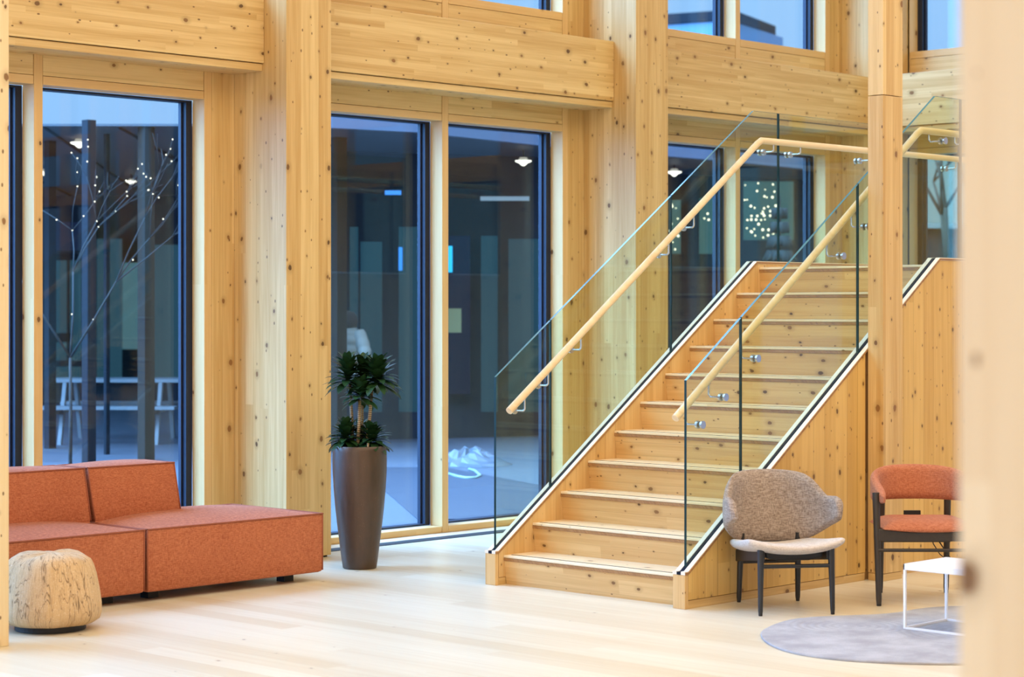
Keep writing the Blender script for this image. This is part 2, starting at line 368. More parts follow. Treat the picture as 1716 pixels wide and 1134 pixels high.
ZH0, ZH1, ZB0, ZB1, ZB2 = 2.935, 2.990, 3.113, 3.160, 3.615
ZU0, ZU1, ZU2 = 3.775, 3.838, 6.20
def glazed_wall(root_name, mapper, wd, ends, lower_sill, first_window, winfo):
    """timber members between columns; mapper turns (along, outward, height) boxes into world boxes"""
    root = empty(root_name, mapper(0, 0), 0, False); struct(root)
    WS, WBS = M['glulam'+wd], M['board'+wd]
    clear = M['clear'] if wd == 'X' else M['clearY']
    n = first_window
    def bx(name, mat, s0, s1, n0, n1, z0, z1, parent, bev=.002):
        p, q_ = mapper(s0, n0), mapper(s1, n1)
        x0, x1 = sorted((p[0], q_[0])); y0, y1 = sorted((p[1], q_[1]))
        g = .0014                     # open joint between neighbouring boards
        if wd == 'X': x0, x1 = x0+g, x1-g
        else: y0, y1 = y0+g, y1-g
        return B().box(x0, x1, y0, y1, z0+g, z1-g).build(name, mat, parent, bevel=bev)
    for e in ends:                      # e = along-position of the next column's near face
        for lo, hi in ((-3.025, -2.80), (-.187, 0.0)):
            bx('jamb_plank', M['glulamZ'], e+lo, e+hi, .003, .16, 0, TOP, root)
        for lo, hi in ((-2.80, -2.74), (-.249, -.187)):
            bx('jamb_strip', M['clearZ'], e+lo, e+hi, .0, .125, 0, TOP, root)
        bx('mullion', M['clearZ'], e-1.522, e-1.458, 0, .125, 0, TOP, root)
        for lo, hi in ((-2.74, -1.522), (-1.458, -.249)):
            s0, s1 = e+lo, e+hi
            bx('head_board', clear, s0, s1, .001, .125, ZH0, ZH1, root)
            bx('head_panel', WBS, s0, s1, .003, .125, ZH1, ZB0+.08, root)
            bx('sill_rail', clear, s0, s1, .001, .125, 0, lower_sill, root)
            bx('sill_panel', WBS, s0, s1, .003, .125, ZB2-.02, ZU0, root)
            bx('sill_board', clear, s0, s1, .001, .125, ZU0, ZU1, root)
            bx('head_panel', WBS, s0, s1, .003, .125, ZU2, TOP, root)
            for z0, z1 in ((lower_sill, ZH0), (ZU1, ZU2)):
                w = empty('window_%d' % n, (*mapper((s0+s1)/2, .12)[:2], z0), 0, False); struct(w); n += 1
                t = .048
                fr = B()
                for (a0, a1, c0, c1) in ((s0, s0+t, z0, z1), (s1-t, s1, z0, z1), (s0+t, s1-t, z0, z0+.012), (s0+t, s1-t, z1-.014, z1)):
                    p, q_ = mapper(a0, .125), mapper(a1, .206)
                    x0, x1 = sorted((p[0], q_[0])); y0, y1 = sorted((p[1], q_[1])); fr.box(x0, x1, y0, y1, c0, c1)
                fo = fr.build('window_frame', M['navy'], w, bevel=.002)
                sa = B()
                for (a0, a1) in ((s0+t, s0+t+.014), (s1-t-.014, s1-t)):
                    p, q_ = mapper(a0, .16), mapper(a1, .19)
                    x0, x1 = sorted((p[0], q_[0])); y0, y1 = sorted((p[1], q_[1])); sa.box(x0, x1, y0, y1, z0+.012, z1-.014)
                sa.build('sash_bead', M['navy_light'], w, bevel=.002)
                p, q_ = mapper(s0+t, .19), mapper(s1-t, .206)
                x0, x1 = sorted((p[0], q_[0])); y0, y1 = sorted((p[1], q_[1]))
                B().box(x0, x1, y0, y1, z0+.012, z1-.014).build('window_pane', M['window_glass'], w)
    return n
nw = glazed_wall('wall_right', lambda s, n_: (s, WY+n_, 0), 'X', COLX[1:], .046, 1, None)
nw = glazed_wall('wall_front', lambda s, n_: (WX+n_, 10.200-2.74-s, 0), 'Y', [0.0, 3.4, 6.8, 10.2], .046, nw, None)
# outer closing piece of the corner
b = B().box(WX+.0, WX+.15, 10.205, WY+.16, 0, TOP); struct(b.build('wall_corner', M['glulamZ']))

# ------------------------------------------------------------------ columns and beams
NAMEC = {1: 'behind the sofa, beside the tall planter', 2: 'behind the stair balustrade, between second and third beam', 3: 'in the corner behind the stair post'}
for k, x in enumerate(COLX):
    if x < 5: lab = 'square glulam column far along the window wall outside the view'
    elif x < 5.5: lab = 'square glulam column of the window wall hidden behind the slim post by the sofa'
    elif x < 9: lab = 'thick knotty glulam column behind the sofa and beside the tall planter'
    elif x < 13: lab = 'thick knotty glulam column rising behind the stair handrail between two beams'
    else: lab = 'glulam corner column half hidden behind the slim post on the stair'
    if x < 5: continue
    o = B().box(x, x+.375, 10.218, WY+.05, .012, TOP).build('timber_column', M['glulamZ'], bevel=.003)
    tag(o, lab, 'column', 'window wall columns')
    # dark foot plate
    B().box(x+.02, x+.355, 10.235, WY, 0, .012).build('foot_plate', M['black'], None).parent = o
for k in range(1, 6):
    x0, x1 = COLX[k]+.376, COLX[k+1]-.001
    if x1 < 4: continue
    lab = {3: 'long knotty glulam beam above the sofa windows, left of the first column', 4: 'long knotty glulam beam between the two columns, above the planter windows',
           5: 'long knotty glulam beam above the stair windows, running behind the stair post', 2: 'glulam beam of the window wall outside the view'}[k]
    if k == 2: continue
    t = thing('timber_beam', lab, 'beam', ((x0+x1)/2, 10.58, ZB0), 0, 'window wall beams', local=False)
    B().box(x0, x1, 10.437, WY+.03, ZB1+.004, ZB2).build('beam', M['glulamX'], t, bevel=.003)
    B().box(x0, x1, 10.452, WY+.0, ZB0, ZB1).build('soffit_board', M['boardX'], t, bevel=.004)
t = thing('timber_beam', 'pale glulam beam on the end wall, behind the upper handrail beyond the stair post', 'beam', (15.5, 8.8, ZB0), 0, 'window wall beams', local=False)
B().box(15.365, WX+.03, 7.3, 10.2, ZB1+.004, ZB2).build('beam', M['glulamY'], t, bevel=.003)
B().box(15.38, WX+.0, 7.3, 10.2, ZB0, ZB1).build('soffit_board', M['boardY'], t, bevel=.004)

# slim posts standing free in the room
o = B().box(5.34, 5.54, 8.61, 8.81, 0, TOP).build('timber_post', wood('lit_post', 'Z', light=(.77, .60, .35), dark=(.68, .48, .24), lam=.075, seg=5., tone=.3, joint=.2), bevel=.003)  # same spruce as the columns, its stronger light put into a paler colour
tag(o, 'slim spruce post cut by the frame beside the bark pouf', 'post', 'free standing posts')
t = thing('timber_post', 'slim spruce post against the stair side, between the two armchairs', 'post', (10.485, 7.0, 0), 0, 'free standing posts', local=False)
B().box(10.385, 10.589, 6.947, 7.054, .045, 2.846).build('lower_shaft', M['glulamZ'], t, bevel=.002)
B().box(10.385, 10.589, 6.947, 7.054, 2.850, TOP).build('upper_shaft', M['glulamZ'], t, bevel=.002)
B().box(10.388, 10.586, 6.950, 7.054, 0, .043).build('base_board', M['boardX'], t, bevel=.002)
o = B().box(2.13, 2.43, 1.02, 1.322, 0, TOP).build('timber_post', wood('pale_near_post', 'Z', light=(.68, .60, .45), dark=(.62, .51, .35), lam=.05, knots=.36, joint=.1, tone=.35), bevel=.004)
tag(o, 'large blurred pale spruce post close to the viewer, hiding the lounge corner', 'post', 'free standing posts')

# ================================================================== staircase
X0, G, R_ = 8.760, .2437, .17
YA0, YA1, YB0, YB1 = 8.465, 8.545, 7.060, 7.142       # left and right stringers
SL = .697
XK, ZK = 11.17, 1.911                                   # where the stringer turns level
XE = 15.30
st = thing('staircase', 'straight pine staircase with eleven risers and closed side panels', 'stairs', (8.69, 7.8, 0), 0, local=False)
tread0 = None
for i in range(1, 12):
    xn = X0+(i-1)*G; z = R_*i
    x1 = xn+G+.03 if i < 11 else XE
    t_ = B().box(xn, x1, YB1, YA0, z-.015, z).build('tread', M['tread'], st, bevel=.003)
    t_['_world_off'] = tuple(st['_world_off'])
    B().box(xn+.040, xn+.050, YB1+.01, YA0-.02, z-.004, z+.0012).build('grip_strip', M['channel'], t_)
    B().box(xn+.001, x1, YB1, YA0, z-.033, z-.016).build('tread_core', M['ply_edge'], t_)
    zb_ = z-R_ if i > 1 else 0.0
    B().prism([(xn+.006, z-.034), (xn+.030, z-.034), (xn+.045, zb_), (xn+.024, zb_)], 'Y', YB1, YA0).build('riser', M['stairY'], st)
for side, (y0, y1) in (('L', (YA0, YA1)), ('R', (YB0, YB1))):
    ztop = lambda x: .182 + SL*(x-8.715)
    zc = 1.893
    poly = [(8.72, .045), (8.72, .182), (XK, zc)]
    if side == 'L':
        poly += [(XE, zc), (XE, .045)]
        B().prism(poly, 'Y', y0, y1).build('stringer', M['stairZ'], st)
        B().box(8.72, XE, y0+.004, y1, 0, .043).build('base_board', M['boardX'], st)
    else:
        xg = 10.366
        B().prism([(8.72, .047), (8.72, .182), (xg, ztop(xg)), (xg, .047)], 'Y', y0, y1).build('stringer', M['panelZ'], st)
        B().prism([(10.596, .047), (10.596, ztop(10.596)), (XK, zc), (XE, zc), (XE, .047)], 'Y', y0, y1).build('stringer', M['panelZ'], st)
        B().prism([(xg, 0.0), (xg, ztop(xg)), (10.596, ztop(10.596)), (10.596, 0)], 'Y', y0+.02, y1).build('backing_panel', M['stairZ'], st)
        B().box(8.72, xg-.004, y0+.002, y1, 0, .044).build('base_board', M['boardX'], st)
        B().box(10.60, XE, y0+.002, y1, 0, .044).build('base_board', M['boardX'], st)
    B().box(8.69, 8.718, y0-.001, y1+.001, 0, .182).build('newel_block', M['stairZ'], st, bevel=.003)
    # capping: plywood edge, two strips coloured as if lit from above and the black glazing channel
    lo, hi = ((y0-.002, y1+.002))
    w3 = (hi-lo)/3
    def cap(name, ya, yb, dz, mat, th=.018):
        p = [(8.688, .182), (8.688, .200+dz), (8.715, .200+dz), (XK, ZK+dz), (XE, ZK+dz), (XE, ZK-th), (XK, ZK-th), (8.715, .182)]
        return B().prism(p, 'Y', ya, yb).build(name, mat, st)
    cap('capping_strip', lo, lo+w3, 0, M['cap'])
    cap('capping_strip', hi-w3, hi, 0, M['cap'])
    cap('glazing_channel', lo+w3, hi-w3, -.003, M['channel'])
    e0 = lo-.003
    cap('capping_edge', e0, lo, -.005, M['ply_edge'], .016)

# ------------------------------------------------------------------ glass balustrades
def balustrade(label, yg, yr, joints, xrail, xfront, other):
    t = thing('glass_balustrade', label, 'balustrade', (xfront, yg, 0), 0, 'stair balustrades', local=False)
    y0, y1 = yg-.008, yg+.008
    zt = lambda x: min(1.199+SL*(x-8.722), 2.908)
    zb = lambda x: min(.199+SL*max(0, x-8.715), 1.909)
    xs = [xfront]+joints
    for a, c in zip(xs[:-1], xs[1:]):
        a2, c2 = a+.003, c-.003
        top = [(a2, zt(a2))]; bot = [(c2, zb(c2))]
        xk = 8.722+(2.908-1.199)/SL
        if a2 < xk < c2: top.append((xk, 2.908))
        top.append((c2, zt(c2)))
        if a2 < XK-.0 < c2: bot.append((XK, 1.909))
        bot.append((a2, zb(a2)))
        poly = top+bot; nseg = len(poly); nt = len(top)-1
        ms = [2]*nt+[1]+[3]*(len(bot)-1)+[1]
        B().prism(poly, 'Y', y0, y1, 0, ms, 0).build('glass_panel', [M['guard_glass'], M['glass_edge'], M['glass_top'], M['channel']], t)
    zs, ze = 1.006, 2.703
    sl = .711; xk = xrail+(ze-zs)/sl
    path = [(xrail, yr, zs), (xk-.03, yr, ze-.022), (xk+.012, yr, ze), (XE, yr, ze)]
    B().tube(path, .0215, 20).build('handrail', M['rail'], t, smooth=True, auto=.9)
    sg = 1 if yr > yg else -1
    for xb in [8.87, 9.07, 9.36, 10.18, 10.43, 11.27, 11.57, 12.39, 12.72, 13.51]:
        zr = zs+sl*(xb-xrail) if xb < xk else ze
        zd = zr-(.098 if xb < xk else .066)
        br = B()
        br.tube([(xb, yg+sg*.008, zd), (xb, yr-sg*.012, zd), (xb, yr, zd+.012), (xb, yr, zr-.012)], .0055, 8)
        bo = br.build('rail_bracket', M['steel'], t, smooth=True, auto=.9)
        bo['_world_off'] = tuple(t['_world_off'])
        for s2, ln in ((sg, .016), (-sg, .014)):
            rr = .0215
            d = B(); d.tube([(xb, yg+s2*.008, zd), (xb, yg+s2*(.008+.004), zd), (xb, yg+s2*(.0085+.004), zd), (xb, yg+s2*(.008+ln), zd)], [rr*.92, rr*.92, rr, rr], 20)
            d.build('clamp_disc', M['steel'], bo, smooth=True, auto=.6)
    return t
balustrade('glass balustrade with round wooden handrail on the window side of the stair', 8.500, 8.40, [9.195, 10.321, 11.454, 12.58, 13.71, 15.2], 8.737, 8.722, -1)
balustrade('glass balustrade with round wooden handrail on the armchair side of the stair', 7.100, 7.20, [9.223, 10.345, 11.472, 12.60, 13.73, 15.2], 8.780, 8.741, 1)

# ================================================================== sofa modules
def cushion_block(name, parent, x0, x1, y0, y1, z0, z1, crown=.03, lean=0.0, bottom_r=.02, nx=14, ny=10, front_bulge=.006):
    """upholstered block: flat sides with a slight bulge, crowned top, crisp piped top edge"""
    b = B(); W_, D_ = x1-x0, y1-y0
    rows = []
    def pt(u, v, w):   # u,v in 0..1 across, w height 0..1
        x = x0+W_*u; y = y0+D_*v; z = z0+(z1-z0)*w
        return [x, y, z]
    # side rings
    per = [(i/nx, 0) for i in range(nx)]+[(1, j/ny) for j in range(ny)]+[(1-i/nx, 1) for i in range(nx)]+[(0, 1-j/ny) for j in range(ny)]
    lv = [(0, -bottom_r), (.02, -.006), (.06, 0), (.3, front_bulge), (.6, front_bulge*1.2), (.88, front_bulge*.5), (1, 0)]
    base = len(b.v)
    for w, o in lv:
        for u, v in per:
            x, y, z = pt(u, v, w)
            cx_, cy_ = (u-.5)*2, (v-.5)*2
            bl = o
            if v in (0, 1): k = 1-(abs(cx_)**6) if o > 0 else 1; y += (-1 if v == 0 else 1)*bl*k
            if u in (0, 1): k = .25*(1-(abs(cy_)**6)) if o > 0 else 1; x += (-1 if u == 0 else 1)*(bl*k if o > 0 else bl)
            b.v.append((x, y+lean*w, z))
    n = len(per)
    for k in range(len(lv)-1):
        for i in range(n):
            j = (i+1) % n; b.face((base+k*n+i, base+k*n+j, base+(k+1)*n+j, base+(k+1)*n+i))
    b.face([base+i for i in range(n-1, -1, -1)])
    # crowned top
    tb = len(b.v)
    for jj in range(ny+1):
        for ii in range(nx+1):
            u, v = ii/nx, jj/ny
            e = (1-abs(2*u-1)**2.6)*(1-abs(2*v-1)**2.6)
            x, y, z = pt(u, v, 1); b.v.append((x, y+lean, z+crown*e**.8))
    for jj in range(ny):
        for ii in range(nx):
            a = tb+jj*(nx+1)+ii; b.face((a, a+1, a+nx+2, a+nx+1))
    o = b.build(name, M['rust'], parent, smooth=True, auto=.7)
    # piping along the top edge and up the vertical corners
    pp = B(); r = .0055
    loop = [pt(u, v, 1) for u, v in per]; loop = [(p[0], p[1]+lean, p[2]+.001) for p in loop]+[(loop[0][0], loop[0][1]+lean, loop[0][2]+.001)]
    pp.tube(loop, r, 6, cap=False)
    for u, v in ((0, 0), (1, 0)):
        pts = [pt(u, v, w) for w in (.04, .5, 1)]
        pp.tube([(p[0], p[1]+lean*w, p[2]) for p, w in zip(pts, (.04, .5, 1))], r*.9, 6)
    pp.build('piping', M['rust_seam'], o, smooth=True)
    return o
def sofa(label, x0, x1, back0, back1):
    t = thing('sofa_module', label, 'sofa', ((x0+x1)/2, 9.77, 0), 0, 'terracotta sofa modules')
    cx_ = (x0+x1)/2
    cushion_block('seat', t, x0-cx_+.009, x1-cx_-.009, 9.34-9.77, 10.19-9.77, .052, .394, crown=.042)
    cushion_block('backrest', t, back0-cx_, back1-cx_, 9.83-9.77, 10.12-9.77, .40, .70, crown=.022, lean=.07, bottom_r=.0, front_bulge=.012)
    for fx in (x0-cx_+.14, x1-cx_-.16):
        for fy in (-.27, .30):
            B().box(fx-.035, fx+.035, fy-.035, fy+.035, 0, .05).build('foot', M['black'], t)
    return t
sofa('terracotta sofa module with a short backrest and an open chaise end, nearest the tall planter', 6.871, 8.145, 6.882, 7.480)
sofa('terracotta sofa module with a full backrest, behind the bark-look pouf', 5.600, 6.867, 5.612, 6.856)

# ------------------------------------------------------------------ pouf
t = thing('pouf', 'round pouf printed like a tree stump, in front of the terracotta sofa', 'pouf', (5.975, 8.915, 0), 0)
prof = [(.01, .030), (.17, .030), (.205, .034), (.238, .055), (.250, .09), (.249, .14), (.239, .21), (.225, .28), (.211, .325), (.197, .352), (.170, .368), (.13, .378), (.06, .381), (.008, .382)]
b = B(); n = 72
for r, z in prof:
    for i in range(n):
        a = 2*PI*i/n; k = 1+.020*math.sin(5*a+.6)+.012*math.sin(9*a+2.)+.008*math.sin(14*a)
        dz = (.006*math.sin(3*a+1)+.004*math.sin(7*a))*(z/.38)*(1 if r > .05 else .2)
        b.v.append((r*k*math.cos(a), r*k*math.sin(a), z+dz))
for k in range(len(prof)-1):
    for i in range(n):
        j = (i+1) % n; b.face((k*n+i, k*n+j, (k+1)*n+j, (k+1)*n+i))
b.face(range(n-1, -1, -1)); b.face([(len(prof)-1)*n+i for i in range(n)])
b.build('cover', M['bark'], t, smooth=True)
B().lathe([(.17, 0), (.175, .004), (.175, .029), (.16, .030)], 40).build('base', M['black'], t)

# ------------------------------------------------------------------ potted dracaena
pt_ = thing('potted_dracaena', 'tall bronze planter with a dark green dracaena beside the column', 'plant', (8.700, 9.640, 0), 0)
PR = [(.0, 0), (.098, 0), (.104, .006), (.112, .06), (.125, .16), (.140, .28), (.152, .39), (.161, .50), (.1665, .60), (.1675, .67), (.166, .72), (.1635, .750), (.160, .754), (.156, .752), (.154, .735), (.0, .730)]
B().lathe(PR[1:-1]+[(.15, .73)], 56).build('planter', M['pot'], pt_, smooth=True, auto=.8)
B().lathe([(.01, .70), (.150, .70), (.150, .731), (.01, .738)], 30).build('soil', M['soil'], pt_)
def leaf(b, base, yaw, el, L, w, droop):
    K = 6
    d = Vector((math.cos(yaw), math.sin(yaw), 0)); side = Vector((-math.sin(yaw), math.cos(yaw), 0))
    p = Vector(base); e = el; i0 = len(b.v)
    for k in range(K+1):
        s = k/K
        wd = w*(.28+.72*math.sin(PI*min(1, s*.92+.10))**.8)*(1 if k < K else .04)
        up = d*(-math.sin(e))+Vector((0, 0, math.cos(e)))
        b.v += [tuple(p-side*wd+up*wd*.18), tuple(p), tuple(p+side*wd+up*wd*.18)]
        p = p+(d*math.cos(e)+Vector((0, 0, math.sin(e))))*(L/K); e -= droop/K
    for k in range(K):
        a = i0+3*k
        b.face((a, a+1, a+4, a+3)); b.face((a+1, a+2, a+5, a+4))
def crown(px, py, pz, count, spread, L, hgt, seed):
    rnd = random.Random(seed); b = B()
    for i in range(count):
        s = i/count
        el = math.radians(-14+100*s**1.1)+rnd.uniform(-.12, .12)
        yaw = i*2.39996+rnd.uniform(-.25, .25)
        ln = L*(1.05-.35*s)*rnd.uniform(.85, 1.15)
        leaf(b, (px+math.cos(yaw)*.008, py+math.sin(yaw)*.008, pz+hgt*s), yaw, el, ln, .0255*rnd.uniform(.85, 1.15), rnd.uniform(.45, .95))
    return b.build('leaf_crown', M['leaf'], pt_, smooth=True)
rx, ry = RGT.x, RGT.y
def lat(l, dep=0.0): return (rx*l+FWD.x*dep, ry*l+FWD.y*dep)
for (l0, d0, l1, d1, z1) in ((-.045, .02, -.062, .03, 1.13), (-.012, -.04, .004, -.05, 1.04), (.004, .03, .012, .05, 1.10), (.040, -.02, .078, -.02, 1.12)):
    a, c = lat(l0, d0), lat(l1, d1)
    B().tube([(a[0], a[1], .72), ((a[0]+c[0])/2+.004, (a[1]+c[1])/2, (.72+z1)/2), (c[0], c[1], z1)], [.0115, .0105, .0095], 10).build('cane', M['cane'], pt_, smooth=True)
for i, (l, dep, z, cnt, L, h) in enumerate(((-.075, .03, 1.13, 64, .155, .11), (.112, -.01, 1.125, 68, .165, .10), (.012, -.06, 1.035, 46, .125, .08), (.02, .09, 1.13, 60, .15, .10),
                                            (-.085, -.01, .775, 66, .130, .07), (.075, -.02, .765, 60, .130, .06), (.0, .08, .775, 40, .12, .06))):
    p = lat(l, dep); crown(p[0], p[1], z, cnt, 0, L, h, 100+i)
p = lat(.058, -.115); B().tube([(p[0], p[1], .72), (p[0]+.002, p[1], .778)], .007, 8).build('cane', M['cane'], pt_, smooth=True)

# ================================================================== lounge chair (taupe shell)
def leg(b, p0, p1, r0, r1, n=14):
    P0, P1 = Vector(p0), Vector(p1)
    b.tube([P0, P0.lerp(P1, .04), P0.lerp(P1, .5), P1], [r0*.86, r0, (r0+r1)/2, r1], n)
ca = math.atan2(-.6, .8)
lc = thing('lounge_chair', 'taupe upholstered shell lounge chair on black wooden legs, beside the stair newel', 'chair', (9.098, 6.728, 0), ca)
for (xa, ya, xb, yb, ztop, r0, r1) in ((-.195, -.270, -.190, -.258, .368, .0125, .019), (.195, -.270, .190, -.258, .368, .0125, .019), (-.166, .252, -.160, .225, .38, .0135, .019), (.166, .252, .160, .225, .38, .0135, .019)):
    b = B(); leg(b, (xa, ya, .012), (xb, yb, ztop), r0, r1)
    lo = b.build('leg', M['black_wood'], lc, smooth=True, auto=.9)
    B().lathe([(.009, 0), (.0105, .002), (.0105, .012), (.009, .013)], 14, (xa, ya)).build('glide', M['black'], lo)
for s in (-1, 1):
    b = B(); b.prism([(-.258, .356), (-.258, .285), (.235, .225), (.235, .290), (.0, .330)], 'X', s*.178-.012, s*.178+.012)
    b.build('side_rail', M['black_wood'], lc, bevel=.004)
B().tube([(-.19, -.262, .255), (.19, -.262, .255)], .0105, 12).build('stretcher', M['black_wood'], lc, smooth=True, auto=.9)
B().tube([(-.16, .236, .222), (.16, .236, .222)], .0105, 12).build('stretcher', M['black_wood'], lc, smooth=True, auto=.9)
B().box(-.165, .165, .215, .237, .285, .335).build('back_rail', M['black_wood'], lc, bevel=.004)
# seat: wide saddle, edges rising to the sides
b = B(); nx, ny = 20, 14
def seat_pt(u, v):
    hw = .288*(1-.16*v**2)*(1 - .02*(1-v)); x = hw*u*(1-.06*abs(u)**6)
    y = -.325+.60*v + .045*abs(u)**3*(1-v) - .05*abs(u)**4*v
    z = .358+.044*abs(u)**2.0*(1-.35*v)-.055*v+.012*math.sin(PI*v)*-1 + .012*(1-v)**4*-1
    return x, y, z
for layer in (0, 1):
    for j in range(ny+1):
        for i in range(nx+1):
            u, v = 2*i/nx-1, j/ny
            x, y, z = seat_pt(u, v)
            ed = max(abs(u), abs(2*v-1)); th = .017*(1-ed**9)+.012
            b.v.append((x, y, z+(th if layer else -th)))
m = (nx+1)*(ny+1)
for j in range(ny):
    for i in range(nx):
        a = j*(nx+1)+i
        b.face((a, a+nx+1, a+nx+2, a+1)); b.face((m+a, m+a+1, m+a+nx+2, m+a+nx+1))
for i in range(nx):
    b.face((i, i+1, m+i+1, m+i)); a = ny*(nx+1)+i; b.face((a+1, a, m+a, m+a+1))
for j in range(ny):
    a = j*(nx+1); b.face((a+nx+1, a, m+a, m+a+nx+1)); a += nx; b.face((a, a+nx+1, m+a+nx+1, m+a))
b.build('seat', M['oat'], lc, smooth=True, subd=1)
b = B(); b.prism([(-.15, .292), (-.08, .280), (.08, .280), (.15, .292), (.16, .335), (-.16, .335)], 'Y', -.235, .20); b.build('webbing', M['black'], lc, bevel=.01)
# back shell with ears
def shell(parent, mat, name, f, nu=36, nv=14, th=.022, subd=1):
    """f(u,v)->Vector for the middle surface, u -1..1 round the back, v 0..1 up; thickened into a padded shell"""
    b = B()
    P = [[f(2*i/nu-1, j/nv) for i in range(nu+1)] for j in range(nv+1)]
    nrm = []
    for j in range(nv+1):
        row = []
        for i in range(nu+1):
            du = P[j][min(nu, i+1)]-P[j][max(0, i-1)]; dv = P[min(nv, j+1)][i]-P[max(0, j-1)][i]
            k = du.cross(dv); row.append(k.normalized() if k.length > 1e-9 else Vector((0, -1, 0)))
        nrm.append(row)
    for s in (1, -1):
        for j in range(nv+1):
            for i in range(nu+1):
                u, v = abs(2*i/nu-1), abs(2*j/nv-1)
                e = max(u**1.0 if False else u, v); k = (1-e**8)*.95+.05
                k = math.sqrt(max(0.02, 1-max(0, (v-.62)/.38)**2))*math.sqrt(max(.02, 1-max(0, (u-.90)/.10)**2))
                b.v.append(tuple(P[j][i]+nrm[j][i]*(s*th*k)))
    m = (nu+1)*(nv+1)
    for j in range(nv):
        for i in range(nu):
            a = j*(nu+1)+i
            b.face((a, a+1, a+nu+2, a+nu+1)); b.face((m+a, m+a+nu+1, m+a+nu+2, m+a+1))
    for i in range(nu):
        b.face((i, m+i, m+i+1, i+1)); a = nv*(nu+1)+i; b.face((a, a+1, m+a+1, m+a))
    for j in range(nv):
        a = j*(nu+1); b.face((a, a+nu+1, m+a+nu+1, m+a)); a += nu; b.face((a, m+a, m+a+nu+1, a+nu+1))
    return b.build(name, mat, parent, smooth=True, subd=subd)
def lerp_tab(tab, x):
    for (x0, y0), (x1, y1) in zip(tab[:-1], tab[1:]):
        if x <= x1:
            t = (x-x0)/(x1-x0); t = t*t*(3-2*t) if False else t; return y0+(y1-y0)*t
    return tab[-1][1]
TOPZ = [(0, .716), (.22, .713), (.36, .706), (.45, .695), (.52, .672), (.57, .643), (.61, .615), (.65, .596), (.69, .589), (.76, .593), (.84, .596), (.90, .588), (.95, .567), (.98, .543), (1.0, .512)]
BOTZ = [(0, .322), (.25, .328), (.40, .342), (.52, .368), (.63, .402), (.74, .432), (.86, .455), (.94, .470), (1.0, .492)]
def lounge_back(u, v):
    a = abs(u); s = 1 if u >= 0 else -1
    ph = a*math.radians(110)
    rx_, ry_ = .290, .30
    z = lerp_tab(BOTZ, a)+(lerp_tab(TOPZ, a)-lerp_tab(BOTZ, a))*v
    h = (z-.37)/.35
    cx_ = rx_*math.sin(ph)*(1-.03*h+.10*(1-abs(2*v-1)**2)*0) ; y = -.015+ry_*math.cos(ph)
    rec = .085*h*(math.cos(min(ph, PI/2))**.8 if ph < PI/2 else 0)
    flare = .018*max(0, (a-.72)/.28)*(v)
    x = s*(cx_*(.955+.06*math.sin(PI*min(1, max(0, (z-.36)/.33))))+flare)
    return Vector((x, y+rec, z))
shell(lc, M['taupe'], 'backrest', lounge_back, 64, 16, .024)

# ================================================================== orange armchair
FR = Vector((9.523, 6.393, 0)); W2 = .56
oc = FR+RGT*(W2/2)+FWD*.25
ac = thing('armchair', 'salmon upholstered armchair with curved band back and dark legs, against the stair panel', 'chair', tuple(oc), CAM_A-PI/2)
for s in (-1, 1):
    for (xa, ya, xb, yb, zt) in ((s*.284, -.25, s*.292, -.205, .605), (s*.185, .275, s*.185, .235, .56)):
        b = B(); leg(b, (xa, ya, .012), (xb, yb, zt), .0155, .0205)
        lo = b.build('leg', M['umber_wood'], ac, smooth=True, auto=.9)
        B().lathe([(.011, 0), (.013, .002), (.013, .012)], 14, (xa, ya)).build('glide', M['black'], lo)
for y, HW in ((-.232, .285), (.215, .20)):
    b = B(); b.prism([(-HW, .345), (HW, .345), (HW, .412), (.13, .396), (-.13, .396), (-HW, .412)], 'Y', y-.012, y+.012); b.build('seat_rail', M['umber_wood'], ac, bevel=.004)
    B().tube([(-HW, y-.008 if y < 0 else y+.02, .298), (HW, y-.008 if y < 0 else y+.02, .298)], .0095, 12).build('stretcher', M['umber_wood'], ac, smooth=True, auto=.9)
for s in (-1, 1):
    B().prism([(s*.262, -.225), (s*.286, -.225), (s*.205, .215), (s*.18, .215)], 'Z', .345, .40).build('side_rail', M['umber_wood'], ac, bevel=.004)
b = B(); nx, ny = 18, 14
for layer in (0, 1):
    for j in range(ny+1):
        for i in range(nx+1):
            u, v = 2*i/nx-1, j/ny
            x = .262*u; y = -.262+.50*v
            ed = max(abs(u), abs(2*v-1)); th = 1-ed**6
            z = (.412+.050*th-.008*v) if layer else (.412-.018*(1-u*u)-.002)
            b.v.append((x, y, z))
m = (nx+1)*(ny+1)
for j in range(ny):
    for i in range(nx):
        a = j*(nx+1)+i
        b.face((a, a+nx+1, a+nx+2, a+1)); b.face((m+a, m+a+1, m+a+nx+2, m+a+nx+1))
for i in range(nx):
    b.face((i, i+1, m+i+1, m+i)); a = ny*(nx+1)+i; b.face((a+1, a, m+a, m+a+1))
for j in range(ny):
    a = j*(nx+1); b.face((a+nx+1, a, m+a, m+a+nx+1)); a += nx; b.face((a, a+nx+1, m+a+nx+1, m+a))
b.build('seat', M['orange'], ac, smooth=True, subd=1)
AT = [(0, .722), (.25, .718), (.45, .708), (.6, .698), (.72, .682), (.82, .655), (.92, .625), (.97, .605), (1.0, .585)]
AB = [(0, .528), (.4, .528), (.6, .530), (.75, .535), (.88, .540), (.95, .545), (1.0, .556)]
def arm_back(u, v):
    a = abs(u); s = 1 if u >= 0 else -1
    ph = a*math.radians(112)
    if ph < PI/2: x, y = .260*math.sin(ph)**.85, -.02+.30*math.cos(ph)**.9
    else: x, y = .260, -.02-.262*(ph-PI/2)/math.radians(22)
    z = lerp_tab(AB, a)+(lerp_tab(AT, a)-lerp_tab(AB, a))*v
    return Vector((s*x, y+.04*(z-.55)/.17*math.cos(min(ph, PI/2)), z))
